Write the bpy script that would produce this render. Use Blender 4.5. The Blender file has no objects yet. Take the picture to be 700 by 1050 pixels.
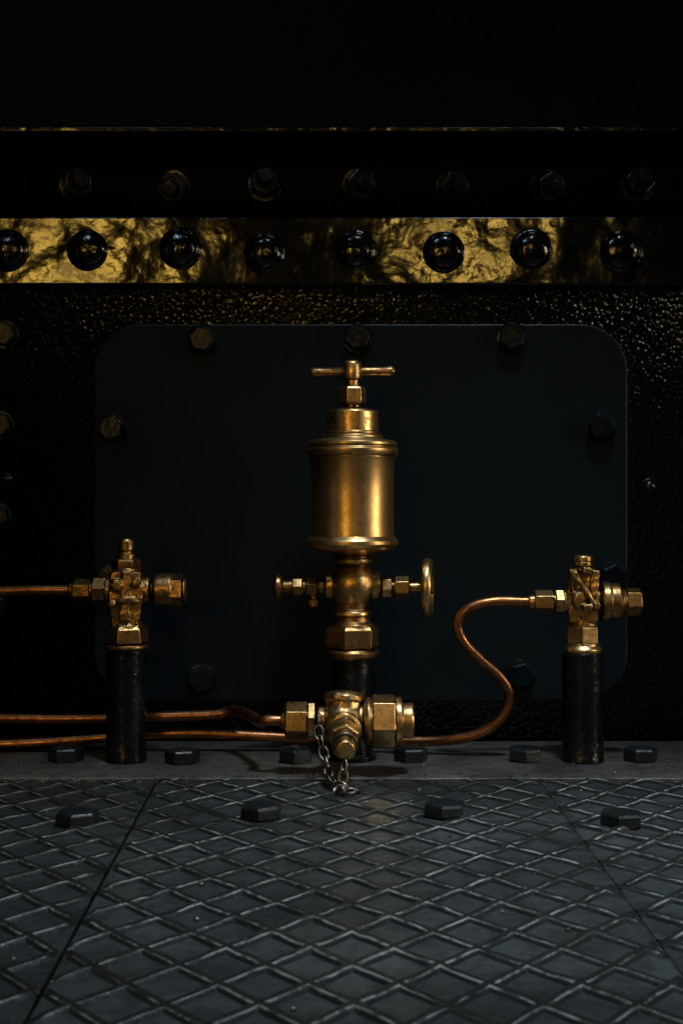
import bpy, bmesh, math, random
from mathutils import Vector, Matrix, noise
random.seed(7)
scene=bpy.context.scene
S=0.001
CAMH=255.0; WALLD=1520.0; F=1400.0
# ---- camera back-projection: image pixels to world points at a chosen depth (mm)
def P(px,py,y):
    d=WALLD+y
    return Vector(((px-350)*d/F, y, CAMH+(525-py)*d/F))
def K(y): return (WALLD+y)/F

# ------------------------------------------------------------------ materials
def newmat(name):
    m=bpy.data.materials.new(name); m.use_nodes=True
    nt=m.node_tree; nt.nodes.clear()
    o=nt.nodes.new('ShaderNodeOutputMaterial'); b=nt.nodes.new('ShaderNodeBsdfPrincipled')
    nt.links.new(b.outputs[0],o.inputs[0])
    tc=nt.nodes.new('ShaderNodeTexCoord'); oi=nt.nodes.new('ShaderNodeObjectInfo')
    mul=nt.nodes.new('ShaderNodeMath'); mul.operation='MULTIPLY'; mul.inputs[1].default_value=3.7
    nt.links.new(oi.outputs['Random'],mul.inputs[0])
    add=nt.nodes.new('ShaderNodeVectorMath'); add.operation='ADD'
    nt.links.new(tc.outputs['Object'],add.inputs[0]); nt.links.new(mul.outputs[0],add.inputs[1])
    return m,nt,b,add.outputs[0]
def noise_n(nt,vec,scale,detail=4,rough=.55,dist=0):
    n=nt.nodes.new('ShaderNodeTexNoise'); n.inputs['Scale'].default_value=scale
    n.inputs['Detail'].default_value=detail; n.inputs['Roughness'].default_value=rough
    n.inputs['Distortion'].default_value=dist
    nt.links.new(vec,n.inputs['Vector']); return n.outputs['Fac']
def ramp(nt,fac,stops):
    r=nt.nodes.new('ShaderNodeValToRGB'); nt.links.new(fac,r.inputs[0])
    els=r.color_ramp.elements
    while len(els)<len(stops): els.new(.5)
    for e,(p,c) in zip(els,stops):
        e.position=p
        if not isinstance(c,tuple): c=(c,c,c)
        e.color=(*c,1)
    return r.outputs[0]
def mix(nt,fac,a,b):
    m=nt.nodes.new('ShaderNodeMix'); m.data_type='RGBA'
    nt.links.new(fac,m.inputs[0])
    for s,v in ((6,a),(7,b)):
        if isinstance(v,tuple): m.inputs[s].default_value=(*v,1)
        else: nt.links.new(v,m.inputs[s])
    return m.outputs[2]
def bumps(nt,b,lst):
    prev=None
    for h,strength,dist in lst:
        n=nt.nodes.new('ShaderNodeBump'); n.inputs['Strength'].default_value=strength
        n.inputs['Distance'].default_value=dist
        nt.links.new(h,n.inputs['Height'])
        if prev: nt.links.new(prev,n.inputs['Normal'])
        prev=n.outputs[0]
    nt.links.new(prev,b.inputs['Normal'])

def brass(name,c1,c2,dark,r0,r1,bump=.0004,spots=.75,cast=0):
    m,nt,b,v=newmat(name)
    b.inputs['Metallic'].default_value=1
    n1=noise_n(nt,v,28,6,.6,.4); n2=noise_n(nt,v,150,5,.65); n3=noise_n(nt,v,420,3)
    base=mix(nt,ramp(nt,n1,[(.35,0.0),(.65,1.0)]),c1,c2)
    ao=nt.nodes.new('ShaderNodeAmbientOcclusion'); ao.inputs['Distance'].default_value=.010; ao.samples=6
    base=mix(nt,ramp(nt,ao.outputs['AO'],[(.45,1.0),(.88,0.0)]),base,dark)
    base=mix(nt,ramp(nt,n2,[(.50,0.0),(.68,spots)]),base,dark)
    nt.links.new(base,b.inputs['Base Color'])
    nt.links.new(ramp(nt,n2,[(.3,r0),(.7,r1)]),b.inputs['Roughness'])
    l=[(n2,.4,bump),(n3,.2,bump*.5)]
    if cast: l.append((noise_n(nt,v,85,3,.6),.5,cast))
    bumps(nt,b,l)
    return m
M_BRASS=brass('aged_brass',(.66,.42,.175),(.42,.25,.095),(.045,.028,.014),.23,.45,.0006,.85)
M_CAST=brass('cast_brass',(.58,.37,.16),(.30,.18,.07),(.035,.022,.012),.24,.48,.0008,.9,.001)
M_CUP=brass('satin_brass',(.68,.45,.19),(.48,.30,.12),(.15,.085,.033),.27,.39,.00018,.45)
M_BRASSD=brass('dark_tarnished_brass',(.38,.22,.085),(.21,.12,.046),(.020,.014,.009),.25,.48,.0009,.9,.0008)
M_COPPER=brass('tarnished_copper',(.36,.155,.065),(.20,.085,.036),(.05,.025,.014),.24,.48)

def paint(name,col,r0,r1,layers,coat=0,spec=.5,var=1.8,pebble=None,edge=False):
    m,nt,b,v=newmat(name)
    hs=[]
    for sc,det,st,di,dist in layers:
        hs.append((noise_n(nt,v,sc,det,.5,dist),st,di))
    if pebble:
        vo=nt.nodes.new('ShaderNodeTexVoronoi'); vo.feature='SMOOTH_F1'; vo.inputs['Scale'].default_value=pebble[0]
        vo.inputs['Smoothness'].default_value=.6
        wn=nt.nodes.new('ShaderNodeTexNoise'); wn.inputs['Scale'].default_value=110; nt.links.new(v,wn.inputs['Vector'])
        sc=nt.nodes.new('ShaderNodeVectorMath'); sc.operation='SCALE'; sc.inputs['Scale'].default_value=.006
        nt.links.new(wn.outputs['Color'],sc.inputs[0])
        ad=nt.nodes.new('ShaderNodeVectorMath'); ad.operation='ADD'; nt.links.new(v,ad.inputs[0]); nt.links.new(sc.outputs[0],ad.inputs[1])
        nt.links.new(ad.outputs[0],vo.inputs['Vector'])
        hs.append((vo.outputs['Distance'],pebble[1],-pebble[2]))
    n=noise_n(nt,v,22,6,.6)
    nt.links.new(mix(nt,ramp(nt,n,[(.4,0.0),(.7,1.0)]),col,tuple(c*var for c in col)),b.inputs['Base Color'])
    rr=ramp(nt,n,[(.35,r0),(.7,r1)])
    b.inputs['Specular IOR Level'].default_value=spec
    if edge:
        # paint rubbed glossy where the face turns into the rounded edge
        ge=nt.nodes.new('ShaderNodeNewGeometry'); sx=nt.nodes.new('ShaderNodeSeparateXYZ'); nt.links.new(ge.outputs['Normal'],sx.inputs[0])
        ab=nt.nodes.new('ShaderNodeMath'); ab.operation='ABSOLUTE'; nt.links.new(sx.outputs['Y'],ab.inputs[0])
        k=ramp(nt,ab.outputs[0],[(.8,1.0),(.97,0.0)])
        rr=mix(nt,k,rr,(.35,.35,.35))
        s=nt.nodes.new('ShaderNodeMapRange'); nt.links.new(k,s.inputs['Value']); s.inputs['To Min'].default_value=spec; s.inputs['To Max'].default_value=1.0
        nt.links.new(s.outputs[0],b.inputs['Specular IOR Level'])
    nt.links.new(rr,b.inputs['Roughness'])
    b.inputs['Coat Weight'].default_value=coat; b.inputs['Coat Roughness'].default_value=.1
    bumps(nt,b,hs)
    return m
M_WALL=paint('pebbled_black_paint',(.002,.0024,.003),.14,.24,[(380,2,.3,.0005,0),(25,3,.25,.004,0)],spec=.42,pebble=(200,.66,.0021))
M_BAND=paint('glossy_black_paint',(.002,.002,.002),.10,.17,[(13,2,.50,.008,.1),(40,2,.26,.0028,.1),(130,3,.2,.0008,0)])
M_UPPER=paint('dull_black_paint',(.0012,.0016,.002),.5,.65,[(60,3,.3,.002,0),(300,3,.5,.0008,0)],spec=.05)
M_PLATE=paint('matte_black_plate',(.0034,.0068,.0092),.6,.66,[(300,4,.25,.0004,0)],spec=.08,var=1.15,edge=True)
M_BOLT=paint('black_painted_rivet',(.002,.002,.003),.12,.22,[(45,2,.6,.004,0),(150,3,.35,.001,0)],spec=.45)
M_NUT=paint('black_painted_bolt',(.0025,.0045,.0065),.2,.32,[(120,3,.5,.0012,0)],spec=.09)
M_WEBNUT=paint('black_painted_nut',(.0025,.0045,.0065),.2,.32,[(120,3,.5,.0012,0)],spec=.35)
M_PIPE=paint('black_pipe_paint',(.002,.0025,.003),.2,.32,[(45,3,.55,.004,.2),(220,3,.5,.0009,0)],spec=.22)

def steel(name,dark,light,r0,r1,metal=.25,ridge=None):
    m,nt,b,v=newmat(name)
    n1=noise_n(nt,v,9,7,.65,.3); n2=noise_n(nt,v,70,6,.7); n3=noise_n(nt,v,500,3,.6); n4=noise_n(nt,v,230,2)
    base=mix(nt,ramp(nt,n1,[(.35,0.0),(.68,1.0)]),dark,light)
    base=mix(nt,ramp(nt,n2,[(.45,0.0),(.66,.75)]),base,tuple(c*.3 for c in dark))
    rough=ramp(nt,n2,[(.3,r0),(.7,r1)])
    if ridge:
        # dirt in the corners; dark rib tops and lit, worn rib edges painted in
        at=nt.nodes.new('ShaderNodeAttribute'); at.attribute_name='wear_light'
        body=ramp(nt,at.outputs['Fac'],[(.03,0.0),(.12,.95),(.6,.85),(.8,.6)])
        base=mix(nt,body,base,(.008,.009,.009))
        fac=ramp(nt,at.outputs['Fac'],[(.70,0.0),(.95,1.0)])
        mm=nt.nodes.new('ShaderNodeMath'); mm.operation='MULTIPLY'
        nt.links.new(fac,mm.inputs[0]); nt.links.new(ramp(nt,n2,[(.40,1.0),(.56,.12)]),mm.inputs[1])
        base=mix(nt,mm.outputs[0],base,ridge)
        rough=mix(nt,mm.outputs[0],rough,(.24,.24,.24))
        # broad grime patches
        n5=noise_n(nt,v,5,5,.6,.6)
        base=mix(nt,ramp(nt,n5,[(.45,0.0),(.7,.6)]),base,(.012,.0115,.0105))
    base=mix(nt,ramp(nt,n4,[(.66,0.0),(.74,.45)]),base,tuple(min(1,c*1.7) for c in light))
    nt.links.new(base,b.inputs['Base Color'])
    nt.links.new(rough,b.inputs['Roughness'])
    b.inputs['Metallic'].default_value=metal
    bumps(nt,b,[(n2,.5,.0016),(n3,.45,.0005)])
    return m
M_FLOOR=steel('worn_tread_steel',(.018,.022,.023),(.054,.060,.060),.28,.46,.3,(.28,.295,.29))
M_STRIP=steel('worn_flat_steel',(.020,.020,.019),(.085,.078,.065),.35,.6)
M_FBOLT=steel('worn_bolt_steel',(.005,.0065,.008),(.012,.015,.017),.22,.42)
M_CHAIN=steel('chain_steel',(.10,.095,.085),(.26,.23,.19),.25,.45,1)

# ------------------------------------------------------------------ mesh helpers
cast_tex=bpy.data.textures.new('cast_roughness','CLOUDS'); cast_tex.noise_scale=.0075; cast_tex.noise_depth=2
def frame(axis):
    z=Vector(axis).normalized()
    x=Vector((0,0,1)).cross(z)
    if x.length<1e-4: x=Vector((1,0,0))
    x.normalize(); y=z.cross(x)
    return Matrix((x,y,z)).transposed()
class B:
    def __init__(s): s.bm=bmesh.new()
    def lathe(s,prof,o=(0,0,0),axis=(0,0,1),segs=56,rot=0):
        """prof list of (radius,height) mm along axis"""
        R=frame(axis); o=Vector(o); rings=[]
        for r,h in prof:
            if r<=0.01: rings.append([s.bm.verts.new(o+R@Vector((0,0,h)))])
            else: rings.append([s.bm.verts.new(o+R@Vector((r*math.cos(rot+2*math.pi*i/segs),r*math.sin(rot+2*math.pi*i/segs),h))) for i in range(segs)])
        for a,b in zip(rings,rings[1:]):
            for i in range(segs):
                j=(i+1)%segs
                if len(a)==1 and len(b)==1: continue
                if len(a)==1: f=[a[0],b[j],b[i]]
                elif len(b)==1: f=[a[i],a[j],b[0]]
                else: f=[a[i],a[j],b[j],b[i]]
                try: s.bm.faces.new(f)
                except ValueError: pass
        for ring in (rings[0],rings[-1]):
            if len(ring)>1:
                try: s.bm.faces.new(ring)
                except ValueError: pass
        return s
    def hexa(s,r,h0,h1,o=(0,0,0),axis=(0,0,1),rot=0,c=1.6,n=6):
        return s.lathe([(r-c,h0),(r,h0+c*.6),(r,h1-c*.6),(r-c,h1)],o,axis,n,rot)
    def sphere(s,r,o,axis=(0,0,1),sc=1.0,n=16):
        return s.lathe([(r*math.sin(math.pi*k/n),-r*sc*math.cos(math.pi*k/n)) for k in range(n+1)],o,axis)
    def tube(s,pts,r,segs=20,closed=False,sub=10,radf=None):
        pts=[Vector(p) for p in pts]; n=len(pts); path=[]
        rng=n if closed else n-1
        for i in range(rng):
            if closed: p0,p1,p2,p3=[pts[(i+k)%n] for k in (-1,0,1,2)]
            else: p0=pts[max(i-1,0)];p1=pts[i];p2=pts[i+1];p3=pts[min(i+2,n-1)]
            for k in range(sub):
                t=k/sub
                path.append(.5*((2*p1)+(p2-p0)*t+(2*p0-5*p1+4*p2-p3)*t*t+(3*p1-p0-3*p2+p3)*t**3))
        if not closed: path.append(pts[-1])
        m=len(path); rings=[]; up=None
        for i,p in enumerate(path):
            if closed: t=path[(i+1)%m]-path[i-1]
            else: t=path[min(i+1,m-1)]-path[max(i-1,0)]
            t.normalize()
            if up is None:
                up=Vector((0,0,1)) if abs(t.z)<.9 else Vector((1,0,0))
            up=(up-t*up.dot(t)).normalized(); sd=t.cross(up)
            rr=r*(radf(i/m) if radf else 1)
            rings.append([s.bm.verts.new(p+(up*math.cos(2*math.pi*k/segs)+sd*math.sin(2*math.pi*k/segs))*rr) for k in range(segs)])
        prs=list(zip(rings,rings[1:]))
        if closed: prs.append((rings[-1],rings[0]))
        for a,b in prs:
            for k in range(segs):
                s.bm.faces.new([a[k],a[(k+1)%segs],b[(k+1)%segs],b[k]])
        if not closed:
            s.bm.faces.new(rings[0]); s.bm.faces.new(rings[-1])
        return s
    def box(s,x0,x1,y0,y1,z0,z1):
        v=[s.bm.verts.new((x,y,z)) for z in (z0,z1) for y in (y0,y1) for x in (x0,x1)]
        for f in ((0,1,3,2),(4,5,7,6),(0,1,5,4),(2,3,7,6),(0,2,6,4),(1,3,7,5)): s.bm.faces.new([v[i] for i in f])
        return s
    def obox(s,c,dims,axis=(0,0,1),spin=0,taper=1):
        R=frame(axis)@Matrix.Rotation(spin,3,'Z'); c=Vector(c); v=[]
        for z in (-1,1):
            tp=taper if z<0 else 1
            for y in (-1,1):
                for x in (-1,1): v.append(s.bm.verts.new(c+R@Vector((x*dims[0]/2*tp,y*dims[1]/2*tp,z*dims[2]/2))))
        for f in ((0,1,3,2),(4,5,7,6),(0,1,5,4),(2,3,7,6),(0,2,6,4),(1,3,7,5)): s.bm.faces.new([v[i] for i in f])
        return s
    def done(s,name,mat,parent=None,origin=None,bevel=.7,smooth=True,label=None,cast=0):
        """origin: world mm of mesh origin"""
        if origin is None: origin=Vector(parent['o']) if parent is not None else Vector((0,0,0))
        origin=Vector(origin)
        bmesh.ops.recalc_face_normals(s.bm,faces=s.bm.faces)
        for v in s.bm.verts: v.co=(v.co-origin)*S
        me=bpy.data.meshes.new(name); s.bm.to_mesh(me); s.bm.free()
        me.materials.append(mat)
        for p in me.polygons: p.use_smooth=smooth
        ob=bpy.data.objects.new(name,me); scene.collection.objects.link(ob)
        if parent is not None:
            ob.parent=parent; ob.location=(origin-Vector(parent['o']))*S
        else: ob.location=origin*S
        if cast:
            md=ob.modifiers.new('fuse','REMESH'); md.mode='VOXEL'; md.voxel_size=.0008; md.use_smooth_shade=True
            md=ob.modifiers.new('soften','SMOOTH'); md.factor=.5; md.iterations=2
            md=ob.modifiers.new('casting','DISPLACE'); md.texture=cast_tex; md.texture_coords='LOCAL'; md.strength=cast*S; md.mid_level=.5
        elif bevel:
            md=ob.modifiers.new('bevel','BEVEL'); md.width=bevel*S; md.segments=2
            md.limit_method='ANGLE'; md.angle_limit=math.radians(28); md.harden_normals=True
        if label: ob['label']=label
        return ob
def root(name,o,label,cat,group=None):
    e=bpy.data.objects.new(name,None); e.empty_display_size=.02; e.location=Vector(o)*S
    e['o']=[float(c) for c in o]; e['label']=label; e['category']=cat
    if group: e['group']=group
    scene.collection.objects.link(e); return e
def place(proto,parent,o,rot=(0,0,0),sc=1):
    c=proto.copy(); scene.collection.objects.link(c); c.parent=parent
    c.location=(Vector(o)-Vector(parent['o']))*S; c.rotation_euler=rot; c.scale=(sc,)*3
    return c

# ------------------------------------------------------------------ wall
wall=root('riveted_steel_wall',(0,0,0),'black painted riveted steel wall with lumpy glossy paint','wall')
XW=900
def zz(py,y): return P(0,py,y).z
B().box(-XW,XW,0,30,-30,1300).done('wall_sheet',M_WALL,wall,bevel=0)
zu=zz(133,-46); B().box(-XW,XW,-46,-2,zu,1290).done('upper_beam',M_UPPER,wall,bevel=3)
# thin worn lip along lower edge of the beam
b=B(); b.box(-XW,XW,-49,-45.5,zu-2.5,zu+2); b.done('beam_lip',M_BOLT,wall,bevel=1)
zb1=zz(222,-30); zb0=zz(292,-30)
band=B().box(-XW,XW,-30,-2,zb0,zb1).done('angle_iron_band',M_BAND,wall,bevel=2.5)
band['o']=[0,0,0]
web=B().box(-XW,XW,-9,-1.5,zb1-4,zu+4).done('recessed_web',M_UPPER,wall,bevel=0)
web['o']=[0,0,0]
# rivets
b=B(); r=20
b.lathe([(r+5,-.6),(r+2.6,.4),(r+.8,1.5)]+[(r*math.cos(a),1.8+9.5*math.sin(a)) for a in [math.radians(q) for q in range(8,90,8)]]+[(0,11.3)],(0,0,0),(0,-1,0))
proto=b.done('rivet',M_BOLT,band,origin=(0,0,0),bevel=0)
xs=[8,91,183,271,363,455,545,636]; pys=[257,256,255,259,257,258,257,257]
k=xs+[-83,-175,729,820]
first=True
for i,x in enumerate(k):
    py=pys[i] if i<8 else 257
    o=P(x,py,-30)
    if first: proto.location=o*S; first=False
    else: place(proto,band,o,(random.uniform(-.06,.06),random.uniform(0,3),random.uniform(-.06,.06)),random.uniform(.95,1.03))
# nuts
b=B(); b.lathe([(19,0),(19,2),(17,2.5)],(0,0,0),(0,-1,0)); b.hexa(17,2.5,17,(0,0,0),(0,-1,0),c=2)
b.lathe([(9,17),(9,19),(8.3,20),(9,21),(8.3,22.2),(9,23.4),(8.3,24.6),(9,25.8),(8.3,27),(9,28.2),(7.5,32),(0,32.5)],(0,0,0),(0,-1,0))
proto=b.done('hex_nut',M_WEBNUT,web,origin=(0,0,0)); first=True
for x in [77,178,271,368,463,560,653,-18,-113,748,840]:
    o=P(x,190+random.uniform(-2,2),-14); o.y=-9
    r=(random.uniform(-.3,-.18),random.uniform(0,3),random.uniform(-.2,.2))
    if first: proto.location=o*S; proto.rotation_euler=r; first=False
    else: place(proto,web,o,r)
# wall bolts
b=B(); b.hexa(15,0,14,(0,0,0),(0,-1,0),c=2.2); b.lathe([(17,-.5),(17,1),(16,1.6)],(0,0,0),(0,-1,0))
wproto=b.done('bolt',M_NUT,wall,origin=(0,0,0))
wl=[(5,343),(0,436),(-3,530),(-6,620),(742,346),(745,436),(745,600)]
for i,(x,y) in enumerate(wl):
    o=P(x,y,0)
    if i==0: wproto.location=o*S; wproto.rotation_euler=(0,.3,0)
    else: place(wproto,wall,o,(0,random.uniform(0,3),0))
b=B(); b.lathe([(10,0),(9.5,1.5)]+[(8*math.cos(a),1.5+7*math.sin(a)) for a in [math.radians(q) for q in range(0,90,15)]]+[(0,8.6)],(0,0,0),(0,-1,0))
p=b.done('small_rivet',M_BOLT,wall,origin=(0,0,0),bevel=0); p.location=P(665,499,0)*S
place(p,wall,P(7,491,0),(0,0,0),.6); place(p,wall,P(668,392,0),(0,0,0),.35)

# ------------------------------------------------------------------ cover plate
cp=root('cover_plate',P(370,525,-2),'matte black rounded cover plate bolted to wall','cover plate')
y1=-11
a=P(97,332,y1); c=P(643,718,y1); R=52
pts=[]
for cx,cz,a0 in ((c.x-R,a.z-R,0),(a.x+R,a.z-R,90),(a.x+R,c.z+R,180),(c.x-R,c.z+R,270)):
    for q in range(0,91,6):
        t=math.radians(a0+q); pts.append((cx+R*math.cos(t),cz+R*math.sin(t)))
b=B(); f=[b.bm.verts.new((x,y1,z)) for x,z in pts]; g=[b.bm.verts.new((x,-.5,z)) for x,z in pts]
b.bm.faces.new(f); b.bm.faces.new(g)
for i in range(len(pts)):
    j=(i+1)%len(pts); b.bm.faces.new([f[i],f[j],g[j],g[i]])
b.done('plate',M_PLATE,cp,bevel=2.4)
b=B(); b.hexa(15.5,0,15,(0,0,0),(0,-1,0),c=2.4); b.lathe([(17.5,-.5),(17.5,1.2),(16,1.8)],(0,0,0),(0,-1,0))
pp=b.done('bolt',M_NUT,cp,origin=cp['o'])
for v in pp.data.vertices: v.co+=Vector(cp['o'])*S
cb=[(208,348),(367,347),(525,346),(115,439),(616,438),(206,697),(534,693),(628,592),(113,592),(370,697)]
for i,(x,y) in enumerate(cb):
    o=P(x,y,-18); o.y=y1
    r=(random.uniform(0,.1),random.uniform(0,3),random.uniform(-.08,.08))
    if i==0: pp.location=(o-Vector(cp['o']))*S; pp.rotation_euler=r
    else: place(pp,cp,o,r)

# ------------------------------------------------------------------ floor
sub=B().box(-1200,1200,-2600,30,-40,-9).done('floor',M_UPPER,bevel=0); sub['kind']='structure'; sub['label']='dark steel underfloor'
YS=-203
strip=root('flat_steel_strip',(0,-100,-8),'worn flat steel strip bolted along foot of wall','steel strip')
b=B()
N=240
v=[]
for i in range(N+1):
    x=-900+1800*i/N
    e=3.4*noise.noise(Vector((x*.02,0,0)))+2.6*noise.noise(Vector((x*.08,3,0)))+1.2*noise.noise(Vector((x*.25,5,0)))
    v.append([b.bm.verts.new((x,-.5,-8)),b.bm.verts.new((x,-.5,0)),b.bm.verts.new((x,YS+8+e,-.2)),b.bm.verts.new((x,YS+e*1.3,-1.8)),b.bm.verts.new((x,YS+e*1.3,-8))])
for p_,q_ in zip(v,v[1:]):
    for k_ in range(5): b.bm.faces.new([p_[k_],p_[(k_+1)%5],q_[(k_+1)%5],q_[k_]])
b.bm.faces.new(v[0]); b.bm.faces.new(v[-1])
b.done('strip_plate',M_STRIP,strip,bevel=1.0)
def hexbolt(h,r,parent,name='bolt'):
    b=B(); b.lathe([(r-3,0),(r-3,2)],segs=32); b.lathe([(r-.6,1.0),(r,1.8),(r,h-3.2),(r-1.4,h-1.2),(r-4,h-.3),(r-7,h)],segs=6)
    return b.done(name,M_FBOLT,parent,origin=(0,0,0),bevel=1.5)
sp=hexbolt(15,18.5,strip)
def G(px,py,z=0):  # image pixel cast through the camera onto a level plane
    d=(CAMH-z)*F/(py-525); return Vector(((px-350)*d/F,d-WALLD,z))
for i,(x,y) in enumerate([(68,780),(187,782),(303,781),(421,780),(538,780),(656,780),(-50,780),(775,780)]):
    o=G(x,y); r=(0,0,random.uniform(0,3))
    if i==0: sp.location=(o-Vector(strip['o']))*S; sp.rotation_euler=r
    else: place(sp,strip,o,r,random.uniform(.95,1.04))
# tread plates; edges are lines x = a + k*(y+222)
HX,HY=24.5,31.0
INR=HX*HY/math.hypot(HX,HY)
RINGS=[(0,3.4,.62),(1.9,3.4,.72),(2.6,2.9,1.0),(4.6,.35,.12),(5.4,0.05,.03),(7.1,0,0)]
def tread(x0,k0,x1,k1,ya,yb,zb,ox,oy,seed):
    b=B(); bm=b.bm; lay=bm.verts.layers.float.new('wear_light')
    ni=int((x1-x0)/HX)+6; nj=int((yb-ya)/HY)+4
    for i in range(-4,ni):
        for j in range(-2,nj):
            if (i+j)%2: continue
            cx=x0+ox+i*HX; cy=ya+oy+j*HY
            rings=[]
            for t,z,wr in RINGS:
                s=1-t/INR; ring=[]
                for dx,dy in ((1,0),(.75,.25),(.5,.5),(.25,.75),(0,1),(-.25,.75),(-.5,.5),(-.75,.25),(-1,0),(-.75,-.25),(-.5,-.5),(-.25,-.75),(0,-1),(.25,-.75),(.5,-.5),(.75,-.25)):
                    x=cx+dx*HX*s; y=cy+dy*HY*s
                    wx=.7*noise.noise(Vector((x*.05,y*.05,seed+5))); wy=.7*noise.noise(Vector((x*.05,y*.05,seed+9)))
                    zo=.5*noise.noise(Vector((x*.015,y*.015,seed)))
                    w2=.88+.4*noise.noise(Vector((x*.01,y*.01,seed)))+.4*noise.noise(Vector((x*.07,y*.07,seed)))
                    ed=min(x-(x0+k0*(y+222)),(x1+k1*(y+222))-x,yb-y)
                    w2*=max(.0,min(1,(ed-.5)/4)); zo*=max(0,min(1,ed/10))
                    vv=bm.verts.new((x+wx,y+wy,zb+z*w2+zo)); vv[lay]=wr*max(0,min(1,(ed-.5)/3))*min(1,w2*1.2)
                    ring.append(vv)
                rings.append(ring)
            nn=len(rings[0])
            for p_,q_ in zip(rings,rings[1:]):
                for k_ in range(nn): bm.faces.new([p_[k_],p_[(k_+1)%nn],q_[(k_+1)%nn],q_[k_]])
            bm.faces.new(rings[-1])
    bmesh.ops.remove_doubles(bm,verts=bm.verts,dist=.05)
    bmesh.ops.recalc_face_normals(bm,faces=bm.faces)
    for co,no in (((x0,-222,0),(-1,k0,0)),((x1,-222,0),(1,-k1,0)),((0,ya,0),(0,-1,0)),((0,yb,0),(0,1,0))):
        bmesh.ops.bisect_plane(bm,geom=bm.verts[:]+bm.edges[:]+bm.faces[:],plane_co=co,plane_no=no,clear_outer=True,dist=1e-4)
    be=[e for e in bm.edges if len(e.link_faces)==1]
    r=bmesh.ops.extrude_edge_only(bm,edges=be)
    for g in r['geom']:
        if isinstance(g,bmesh.types.BMVert): g.co.z=-9.5
    return b
KS=-.0278
defs=[(-900,0,-177.8,KS,'worn diamond tread steel floor plate beside dark seam',0,0,-3.4),
      (-175,KS,189.2,0,'worn diamond tread steel floor plate with hex bolts',10,8,-3),
      (190,0,900,0,'worn diamond tread steel floor plate, chipped near edge',3,20,-3.1)]
fbolts={0:[(80,845),(-110,845)],1:[(268,838),(455,836)],2:[(636,846),(830,846)]}
fp=None
for n,(x0,k0,x1,k1,lab,ox,oy,zb) in enumerate(defs):
    rt=root('tread_plate',((x0+x1)/2,-800,-9),lab,'floor plate','diamond tread floor plates')
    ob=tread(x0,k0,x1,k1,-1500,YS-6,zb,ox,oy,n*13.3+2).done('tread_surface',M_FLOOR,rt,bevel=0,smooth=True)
    ob.data.set_sharp_from_angle(angle=math.radians(24))
    for (x,y) in fbolts[n]:
        o=G(x,y,zb+1)
        if fp is None:
            fp=hexbolt(12,18.5,rt); fp.location=(o-Vector(rt['o']))*S; fp.rotation_euler=(0,0,.4)
        else: place(fp,rt,o,(random.uniform(-.03,.03),0,random.uniform(0,3)))
# grit
b=B()
for i in range(420):
    x=random.uniform(-450,450); y=random.choice([random.uniform(-1000,-60),random.uniform(-225,-190)])
    z=-2.4 if y<YS else .2
    r=random.choice([.5,.6,.8,.8,1.1,1.6])
    m=Matrix.Translation((x,y,z+r*.3))@Matrix.Rotation(random.random()*3,4,'Z')
    g=bmesh.ops.create_icosphere(b.bm,subdivisions=1,radius=r,matrix=m)
    for v in g['verts']: v.co+=Vector((random.uniform(-1,1),random.uniform(-1,1),random.uniform(-.6,.6)))*r*.3
go=b.done('grit',M_STRIP,bevel=0,smooth=False); go['kind']='stuff'; go['label']='loose grit scattered on the steel floor'

# ------------------------------------------------------------------ lubricator
YL=-110; kl=K(YL); c0=P(361,525,YL)
def L(py): return P(0,py,YL).z
def prof(lst,cx=None,y=YL):
    k_=K(y); return [(r*k_,P(0,py,y).z) for r,py in lst]
V0=(c0.x,YL,0)
lub=root('brass_lubricator',V0,'tall polished brass lubricator cup standing on black pipe','lubricator')
b=B(); b.lathe([(25,0),(25,5),(21.5,6),(21.5,L(673))],V0); b.done('stand_pipe',M_PIPE,lub)
b=B(); b.lathe(prof([(24,675),(27,672),(27.5,668),(25,665)]),V0); b.lathe(prof([(25,665.5),(28,663),(28,645),(25,641.5)]),V0,segs=6,rot=.25)
b.lathe(prof([(23,643),(22,639.5),(19,637),(18,632),(19,625)]),V0); b.done('base_nut',M_BRASSD,lub)
b=B()
zc=L(600); rb=26*kl
b.sphere(rb,(c0.x,YL,zc),n=24)
b.lathe(prof([(18,588),(16,581),(17,579),(20,577.5),(21,575),(20,572.5),(18,571),(22,568),(34,565)]),V0)
b.lathe(prof([(18,618),(17,624),(20,627),(20.5,630),(18.5,632)]),V0)
b.lathe([(16,20),(15,27),(12,29)],(c0.x,YL,zc),(1,0,0)); b.lathe([(16,20),(15,27),(11,29)],(c0.x,YL,zc),(-1,0,0))
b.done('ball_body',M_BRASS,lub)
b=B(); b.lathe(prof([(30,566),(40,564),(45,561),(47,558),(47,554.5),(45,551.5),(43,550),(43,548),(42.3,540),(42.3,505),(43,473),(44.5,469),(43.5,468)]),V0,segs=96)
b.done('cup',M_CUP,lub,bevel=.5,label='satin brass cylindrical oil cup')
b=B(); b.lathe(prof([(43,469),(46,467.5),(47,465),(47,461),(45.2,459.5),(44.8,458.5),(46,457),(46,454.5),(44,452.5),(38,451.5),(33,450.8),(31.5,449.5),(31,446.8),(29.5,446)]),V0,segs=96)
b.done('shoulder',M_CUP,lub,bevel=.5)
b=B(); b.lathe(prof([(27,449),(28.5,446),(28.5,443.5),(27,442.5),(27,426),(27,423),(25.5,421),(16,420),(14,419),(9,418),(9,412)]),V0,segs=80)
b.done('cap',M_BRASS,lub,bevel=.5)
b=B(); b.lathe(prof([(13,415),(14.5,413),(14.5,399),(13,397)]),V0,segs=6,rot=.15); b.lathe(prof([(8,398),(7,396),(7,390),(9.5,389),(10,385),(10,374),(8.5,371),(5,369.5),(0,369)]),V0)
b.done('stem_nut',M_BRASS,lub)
b=B(); zt=L(381.5)
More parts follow.
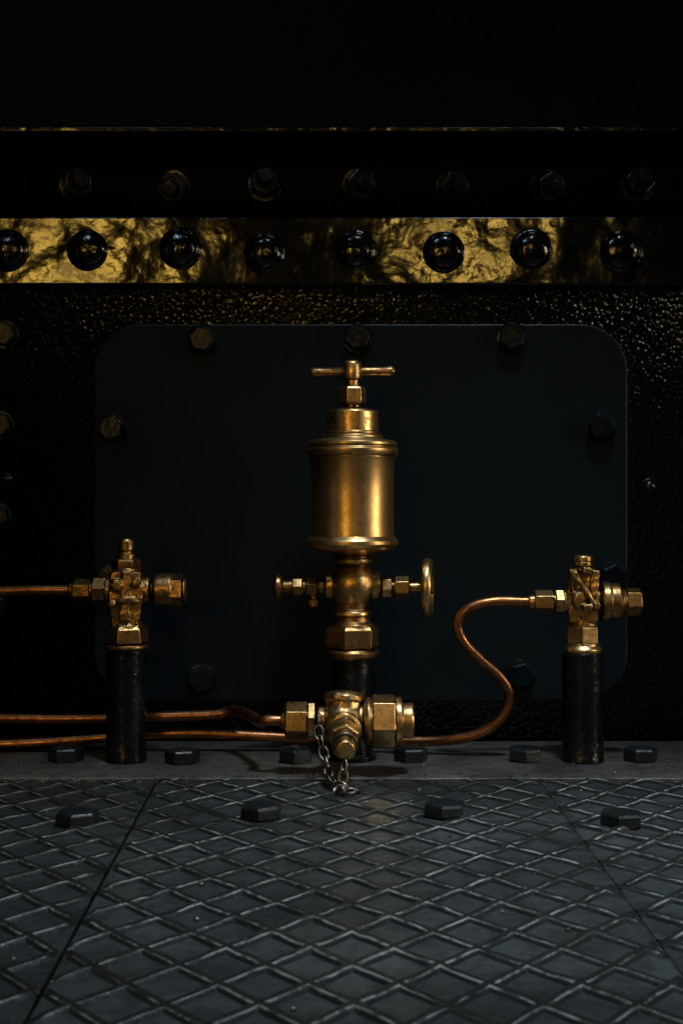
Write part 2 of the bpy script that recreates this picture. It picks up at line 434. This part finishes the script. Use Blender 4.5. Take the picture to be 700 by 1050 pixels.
b.lathe([(0,-44),(3.5,-43.8),(5.2,-42),(5.6,-38),(5,-34),(5,-9),(6.4,-7),(6.4,7),(5,9),(5,34),(5.6,38),(5.2,42),(3.5,43.8),(0,44)],(c0.x,YL,zt),(1,-.06,.01),32)
b.done('tee_handle',M_BRASSD,lub,bevel=0)
b=B(); o=(c0.x,YL,zc-2)
b.lathe([(8,26),(8,31),(6.5,32),(6.5,44)],o,(1,0,0)); b.hexa(11,30,41,o,(1,0,0),rot=.2); b.hexa(11.5,43,59,o,(1,0,0),rot=.5)
b.lathe([(5,58),(5,72)],o,(1,0,0))
b.done('packing_nut',M_BRASS,lub)
b=B()
b.lathe([(0,82),(4,82),(5,80),(7,79),(7,76),(14,75.5),(22,74.5),(25,73.5),(27,72.2),(29,73.6),(30,76),(30,79),(28.6,82),(26,83),(24,81),(23,78.5),(9,78),(7,83),(0,83.5)],o,(1,-.12,0),64)
b.done('hand_wheel',M_CUP,lub,bevel=0)
b=B()
b.lathe([(8,26),(8,34),(7,35),(7,74)],o,(-1,0,0)); b.hexa(11,36,48,o,(-1,0,0),rot=.3); b.hexa(9.5,51,62,o,(-1,0,0),rot=.1)
b.lathe([(6,71),(10,72),(12.5,74),(13,77.5),(11,80),(5,81),(3,83),(0,83.5)],o,(-1,0,0),40)
b.lathe([(5,0),(5,14),(6.5,15),(6.5,21),(4,23),(0,23.5)],(c0.x-40,YL-1,zc),(0,0,-1),24)
b.done('drain_cock',M_BRASSD,lub,bevel=.5)

# ------------------------------------------------------------------ left valve
YV=-120; kv=K(YV)
def pv(lst,y=YV): return [(r*K(y),P(0,py,y).z) for r,py in lst]
def standpipe(x,py,rt,r=20.5):
    b=B(); b.lathe([(r*1.04,0),(r*1.04,3),(r*1.01,5),(r*.99,40),(r,80),(r,P(0,py,YV).z)],(x,YV,0)); b.done('stand_pipe',M_PIPE,rt,bevel=1)
cx=P(129.5,0,YV).x; V1=(cx,YV,0)
lv=root('check_valve',V1,'dark tarnished brass check valve on black stand pipe','valve','valves on stand pipes')
standpipe(cx,664,lv)
b=B(); b.lathe(pv([(20,666),(23,664),(23,661),(21,660)]),V1); b.lathe(pv([(21,660),(23.5,658),(22.5,645),(19,641)]),V1,segs=6,rot=.3); b.done('base_nut',M_BRASSD,lv)
zc=P(0,605,YV).z; o=(cx,YV,zc)
def Z(py): return P(0,py,YV).z
b=B()
# chunky casting: round neck, tapering lower body, flanged cross piece, side ribs and lugs
b.obox((cx,YV,(Z(643)+Z(612))/2),(33,31,Z(612)-Z(643)),taper=.80,spin=.12)
b.obox((cx,YV,(Z(613)+Z(586))/2),(29,30,Z(586)-Z(613)),spin=.12,taper=1.15)
b.lathe(pv([(19,646),(18,642),(15,637),(14,630)]),V1)
b.lathe(pv([(19,618),(20.5,616),(20.5,612),(18,610)]),V1)
b.lathe(pv([(17,591),(17,587),(15,586),(14,582)]),V1)
b.lathe([(14,0),(14,24),(11,26)],o,(1,0,0)); b.lathe([(14,0),(14,20),(11,22)],o,(-1,0,0))
b.obox((cx+2,YV-14,zc-6),(9,9,50),(.05,0,1)); b.obox((cx+11,YV-11,zc-20),(6,8,28),(.12,0,1))
b.lathe([(7,0),(7,20),(5,22),(0,22.5)],(cx-7,YV,zc+6),(0,-1,0),6)
b.lathe([(4.5,-6),(4.5,5),(0,6)],(cx+12,YV-15,zc+8),(0,-1,0),6); b.lathe([(4,-6),(4,5),(0,6)],(cx-12,YV-15,zc-13),(0,-1,0),6)
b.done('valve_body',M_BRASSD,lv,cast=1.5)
b=B(); b.lathe(pv([(14,585),(15,583),(15,575),(13,573)]),V1,segs=6,rot=.1); b.lathe(pv([(10,574),(9,572),(9,568),(7,567),(7,565),(8,564),(8,555),(6.5,552.5),(0,552)]),V1); b.done('cap_nut',M_BRASSD,lv)
b=B(); b.lathe([(9,22),(9,28),(14,29),(16.5,31),(17,36),(17,46),(15,49)],o,(1,0,0)); b.lathe([(15.5,45),(17.3,46),(17.3,57),(15.5,58)],o,(1,-0,0),6,.4); b.lathe([(12,58),(13,59),(13,61),(0,61.5)],o,(1,0,0)); b.done('side_cap',M_BRASSD,lv)
b=B(); b.hexa(13.5,20,34,o,(-1,0,0),rot=.2); b.hexa(11.5,36,54,o,(-1,0,0),rot=.5); b.lathe([(9,33),(9,37)],o,(-1,0,0)); b.lathe([(8.5,53),(7.5,58),(5.5,59)],o,(-1,0,0)); b.done('union_nut',M_BRASSD,lv)
lvend=Vector((cx-54,YV,zc))

# ------------------------------------------------------------------ right valve
cx=P(597,0,YV).x; V2=(cx,YV,0)
rv=root('check_valve',V2,'bright worn brass check valve with yoke on black stand pipe','valve','valves on stand pipes')
standpipe(cx,669,rv,21)
b=B(); b.lathe(pv([(18,671),(19.5,668),(19.5,665),(18,663),(16.5,661),(16.5,659)]),V2); b.lathe(pv([(15,661),(17.5,659),(17.5,643),(15.5,640)]),V2,segs=6,rot=.35); b.done('base_nut',M_BRASS,rv)
zc=P(0,617,YV).z; o=(cx,YV,zc)
b=B()
b.lathe(pv([(15,641),(14,638),(13,632)]),V2)
b.obox((cx,YV,(Z(637)+Z(606))/2),(33,31,Z(606)-Z(637)),taper=.85,spin=-.12)
b.obox((cx-1,YV,(Z(607)+Z(587))/2),(27,27,Z(587)-Z(607)),spin=-.12,taper=1.1)
b.lathe([(12,0),(12,20),(9,22)],o,(-1,0,0)); b.lathe([(13,0),(13,16),(18,18)],o,(1,0,0))
b.lathe([(10,0),(10,20),(7.5,22),(0,23)],(cx-4,YV,zc+3),(0,-1,0),32)
b.obox((cx-11,YV-14,zc+17),(7,8,34),(-.12,0,1),.2); b.obox((cx+9,YV-14,zc+14),(7,8,38),(.1,0,1),-.2)
b.obox((cx,YV-14,zc+33),(29,9,6),(0.1,0,1)); b.obox((cx,YV-16,zc-4),(28,9,6),(-.1,0,1))
b.lathe([(4,-5),(4,5)],(cx-11,YV-18,zc+28),(0,-1,0),6); b.lathe([(4,-5),(4,5)],(cx+10,YV-19,zc-2),(0,-1,0),6)
b.tube([(cx-12,YV-19,zc+28),(cx-3,YV-23,zc+16),(cx+4,YV-24,zc+4),(cx+12,YV-18,zc-6)],3.0,12)
b.done('valve_body',M_CAST,rv,cast=1.6)
b=B(); b.lathe(pv([(12,591),(13,589),(13,584),(11,582)]),V2,segs=6,rot=.1); b.lathe(pv([(9,583),(9,581),(10,580),(10,576),(9,575.5),(10,575),(10,571),(8.5,569.5),(0,569)]),V2); b.done('cap_nut',M_BRASS,rv)
b=B(); b.lathe([(14,12),(14,17),(19,18),(20.5,19.5),(20.5,26),(19,27.5),(19,36),(17.5,38),(13,40),(12,45)],o,(1,0,0)); b.lathe([(12.5,43),(14.5,44.5),(14.5,58),(12.5,59.5)],o,(1,0,0),6,.3); b.done('side_cap',M_BRASSD,rv)
b=B(); b.hexa(13,19,29,o,(-1,0,0),rot=.2); b.hexa(12,30,50,o,(-1,0,0),rot=.55); b.lathe([(9,28),(9,31)],o,(-1,0,0)); b.lathe([(8,49),(7,55),(5.5,56)],o,(-1,0,0)); b.done('union_nut',M_BRASS,rv)
rvend=Vector((cx-50,YV,zc))

# ------------------------------------------------------------------ front drain valve
YF=-192; kf=K(YF); c=P(352,739,YF); o=tuple(c)
fv=root('drain_valve',(c.x,YF,0),'brass drain valve with large union nut and hanging chain','valve')
b=B(); b.sphere(23,o,n=24); b.lathe([(14,10),(14,24),(12,27)],o,(-1,0,0)); b.lathe([(16,10),(17,20),(20,22)],o,(1,0,0))
b.lathe([(14,0),(14,80)],o,(0,1,.05),24)
b.lathe([(20,8),(19,18),(20,20),(20,24),(17,27),(8,29),(0,29.5)],o,(.03,.15,1))
b.done('valve_body',M_CAST,fv,cast=1.2)
b=B(); b.hexa(18.5,27,35,o,(-1,0,0),rot=.3); b.lathe([(16.5,34),(18.5,36),(18.5,55),(16.5,57)],o,(-1,0,0),6,.62); b.lathe([(9,56),(8,60),(6,61)],o,(-1,0,0)); b.done('inlet_nut',M_BRASS,fv)
b=B(); b.lathe([(16,18),(21,20),(23,24),(21,29)],o,(1,0,0)); b.lathe([(23,27),(26,29),(26,49),(23.5,51)],o,(1,0,0),6,.2); b.lathe([(22,50),(23,51),(23,56),(18,57),(17,58),(17.5,66),(16,68),(11,68),(11,60),(0,60)],o,(1,0,0),48); b.done('union_nut',M_BRASS,fv)
ax=Vector((.02,-1,-.24)).normalized()
b=B(); b.lathe([(15,14),(17,18),(17,24),(14,26)],o,ax); b.lathe([(13,25),(15,27),(15,43),(13,45)],o,ax,6,.4); b.lathe([(10,44),(9,47),(9,56),(10.5,58),(10.5,70),(9,73),(6,74),(0,74)],o,ax,32)
b.done('drain_spindle',M_BRASS,fv)
e=c+ax*60
def link(b,p,d,k_):
    d=Vector(d).normalized(); s=d.cross(Vector((0,1,0.2))).normalized(); t=d.cross(s)
    if k_%2: s,t=t,s
    rr=random.uniform(-.35,.35)+(.3 if k_%2 else 0); s=(s*math.cos(rr)+t*math.sin(rr))
    pts=[]
    for q in range(12):
        a_=2*math.pi*q/12; pts.append(p+d*(7.0*math.cos(a_))+s*(4.2*math.sin(a_)))
    b.tube(pts,1.5,8,closed=True,sub=2)
def strand(b,pts,k0=0):
    pts=[Vector(p) for p in pts]; dense=[]
    for i in range(len(pts)-1):
        p0=pts[max(i-1,0)];p1=pts[i];p2=pts[i+1];p3=pts[min(i+2,len(pts)-1)]
        for q in range(40):
            t=q/40; dense.append(.5*((2*p1)+(p2-p0)*t+(2*p0-5*p1+4*p2-p3)*t*t+(3*p1-p0-3*p2+p3)*t**3))
    acc=0; k_=k0
    for i in range(1,len(dense)):
        acc+=(dense[i]-dense[i-1]).length
        if acc>=10.0:
            link(b,dense[i],dense[i]-dense[max(0,i-6)],k_); k_+=1; acc=0
b=B()
strand(b,[c+Vector((-24,-22,2)),c+Vector((-23,-27,-10)),c+Vector((-18,-36,-28)),c+Vector((-14,-48,-41)),Vector((e.x-10,e.y-8,4)),Vector((e.x-6,e.y-24,1.8)),Vector((e.x+4,e.y-34,1.8))])
strand(b,[e+Vector((0,-9,-8)),e+Vector((-1,-12,-18)),Vector((e.x-2,e.y-14,8)),Vector((e.x-5,e.y-26,1.8)),Vector((e.x-12,e.y-36,1.8))],1)
strand(b,[Vector((e.x-12,e.y-14,2.2)),Vector((e.x-4,e.y-20,3.5)),Vector((e.x+6,e.y-22,2))],0)
b.tube([e+11.5*(Vector((1,0,0))*math.cos(t)+Vector((0,-.24,1))*math.sin(t)) for t in [2*math.pi*q/14 for q in range(14)]],1.2,8,closed=True,sub=3)
b.tube([c+Vector((-24,-18,2))+Vector((0,6*math.cos(t),8*math.sin(t))) for t in [2*math.pi*q/10 for q in range(10)]],1.2,8,closed=True,sub=3)
b.done('chain',M_CHAIN,fv,bevel=0)

# ------------------------------------------------------------------ copper pipes
def pipe(pts,label,r=5.4):
    pts=[Vector(p) for p in pts]; orig=pts[0]
    b=B(); b.tube(pts,r,20,sub=12)
    ob=b.done('copper_pipe',M_COPPER,None,origin=orig,bevel=0); ob['label']=label; ob['category']='pipe'; ob['group']='copper oil pipes'
pipe([(-620,-95,lvend.z+4),(-420,-105,lvend.z+2),(lvend.x-120,-115,lvend.z-3),(lvend.x-50,YV,lvend.z),(lvend.x+3,YV,lvend.z)],'straight tarnished copper pipe joined to check valve',5)
pipe([(-620,-70,36),(-420,-70,37),P(60,737,-72),P(150,735,-74),P(215,733,-74),P(240,729,-80),P(255,733,-110),P(268,741,-160),(c.x-78,YF+2,c.z),(c.x-58,YF,c.z)],'tarnished copper pipe bending into drain valve')
pipe([(-620,-74,8),(-420,-72,10),P(0,763,-70),P(60,760,-68),P(140,754,-66),P(200,752,-66),P(290,756,-66),P(350,759,-66),P(430,760,-80),P(465,758,-90),P(495,750,-98),P(516,733,-104),P(522,712,-108),P(512,694,-112),P(492,676,-114),P(475,658,-116),P(469,640,-118),P(480,624,YV),P(505,617,YV),(rvend.x-12,YV,rvend.z),(rvend.x+3,YV,rvend.z)],'long copper pipe with S bend rising to check valve')

# ------------------------------------------------------------------ lights
def area(name,loc,tgt,size,power,col,sy=None,spread=180):
    l=bpy.data.lights.new(name,'AREA'); l.energy=power; l.color=col; l.shape='RECTANGLE'; l.size=size; l.size_y=sy or size
    l.spread=math.radians(spread)
    ob=bpy.data.objects.new(name,l); ob.location=loc; scene.collection.objects.link(ob)
    ob.rotation_euler=(Vector(tgt)-Vector(loc)).to_track_quat('-Z','Y').to_euler()
area('warm_lamp',(-.84,-3.0,1.08),(-.2,0,.5),.38,4.4,(1,.60,.10),.20)
area('warm_speckle_fill',(-.98,-3.0,.66),(-.3,0,.35),.26,4.2,(1,.59,.14),.36)  # added warm light for gold speckle on the left wall
area('warm_lamp_right',(.38,-3.0,1.09),(.1,0,.5),.17,2.2,(1,.62,.12),.18)
area('overhead_cool_light',(.32,-.90,2.0),(.16,-.50,0),.26,3.6,(.76,.90,1.0),.2,42)  # cool light from above, source unseen
area('floor_rib_fill',(1.5,-1.2,1.1),(.1,-.55,0),.3,.35,(.76,.9,1.0),.3,50)  # added side light that gives the floor ribs contrast
area('nut_glint_fill',(-.5,-1.1,1.9),(0,0,.5),.2,2.2,(.55,.78,1.0))  # added small light for cool glints on the nuts
area('brass_side_key',(2.2,-1.0,.60),(-.08,-.28,.17),.35,.70,(1,.82,.55),.7,28)  # added key from the right for the brass highlight
area('left_fill',(-2.0,-1.7,.6),(0,-.1,.3),.5,.3,(1,.8,.6),1.0)  # added weak fill from the left
w=bpy.data.worlds.new('World'); scene.world=w; w.use_nodes=True
bg=w.node_tree.nodes['Background']; bg.inputs[0].default_value=(.45,.75,1,1); bg.inputs[1].default_value=.005

cam=bpy.data.cameras.new('camera'); co=bpy.data.objects.new('camera',cam); scene.collection.objects.link(co)
co.location=(0,-1.52,.255); co.rotation_euler=(math.radians(90),0,0)
cam.sensor_fit='VERTICAL'; cam.sensor_height=36; cam.lens=48; cam.clip_start=.02; cam.clip_end=50
cam.dof.use_dof=True; cam.dof.focus_distance=1.33; cam.dof.aperture_fstop=18
scene.camera=co
scene.view_settings.view_transform='Standard'; scene.view_settings.look='None'; scene.view_settings.exposure=0
for ob in scene.objects:
    if 'o' in ob: del ob['o']
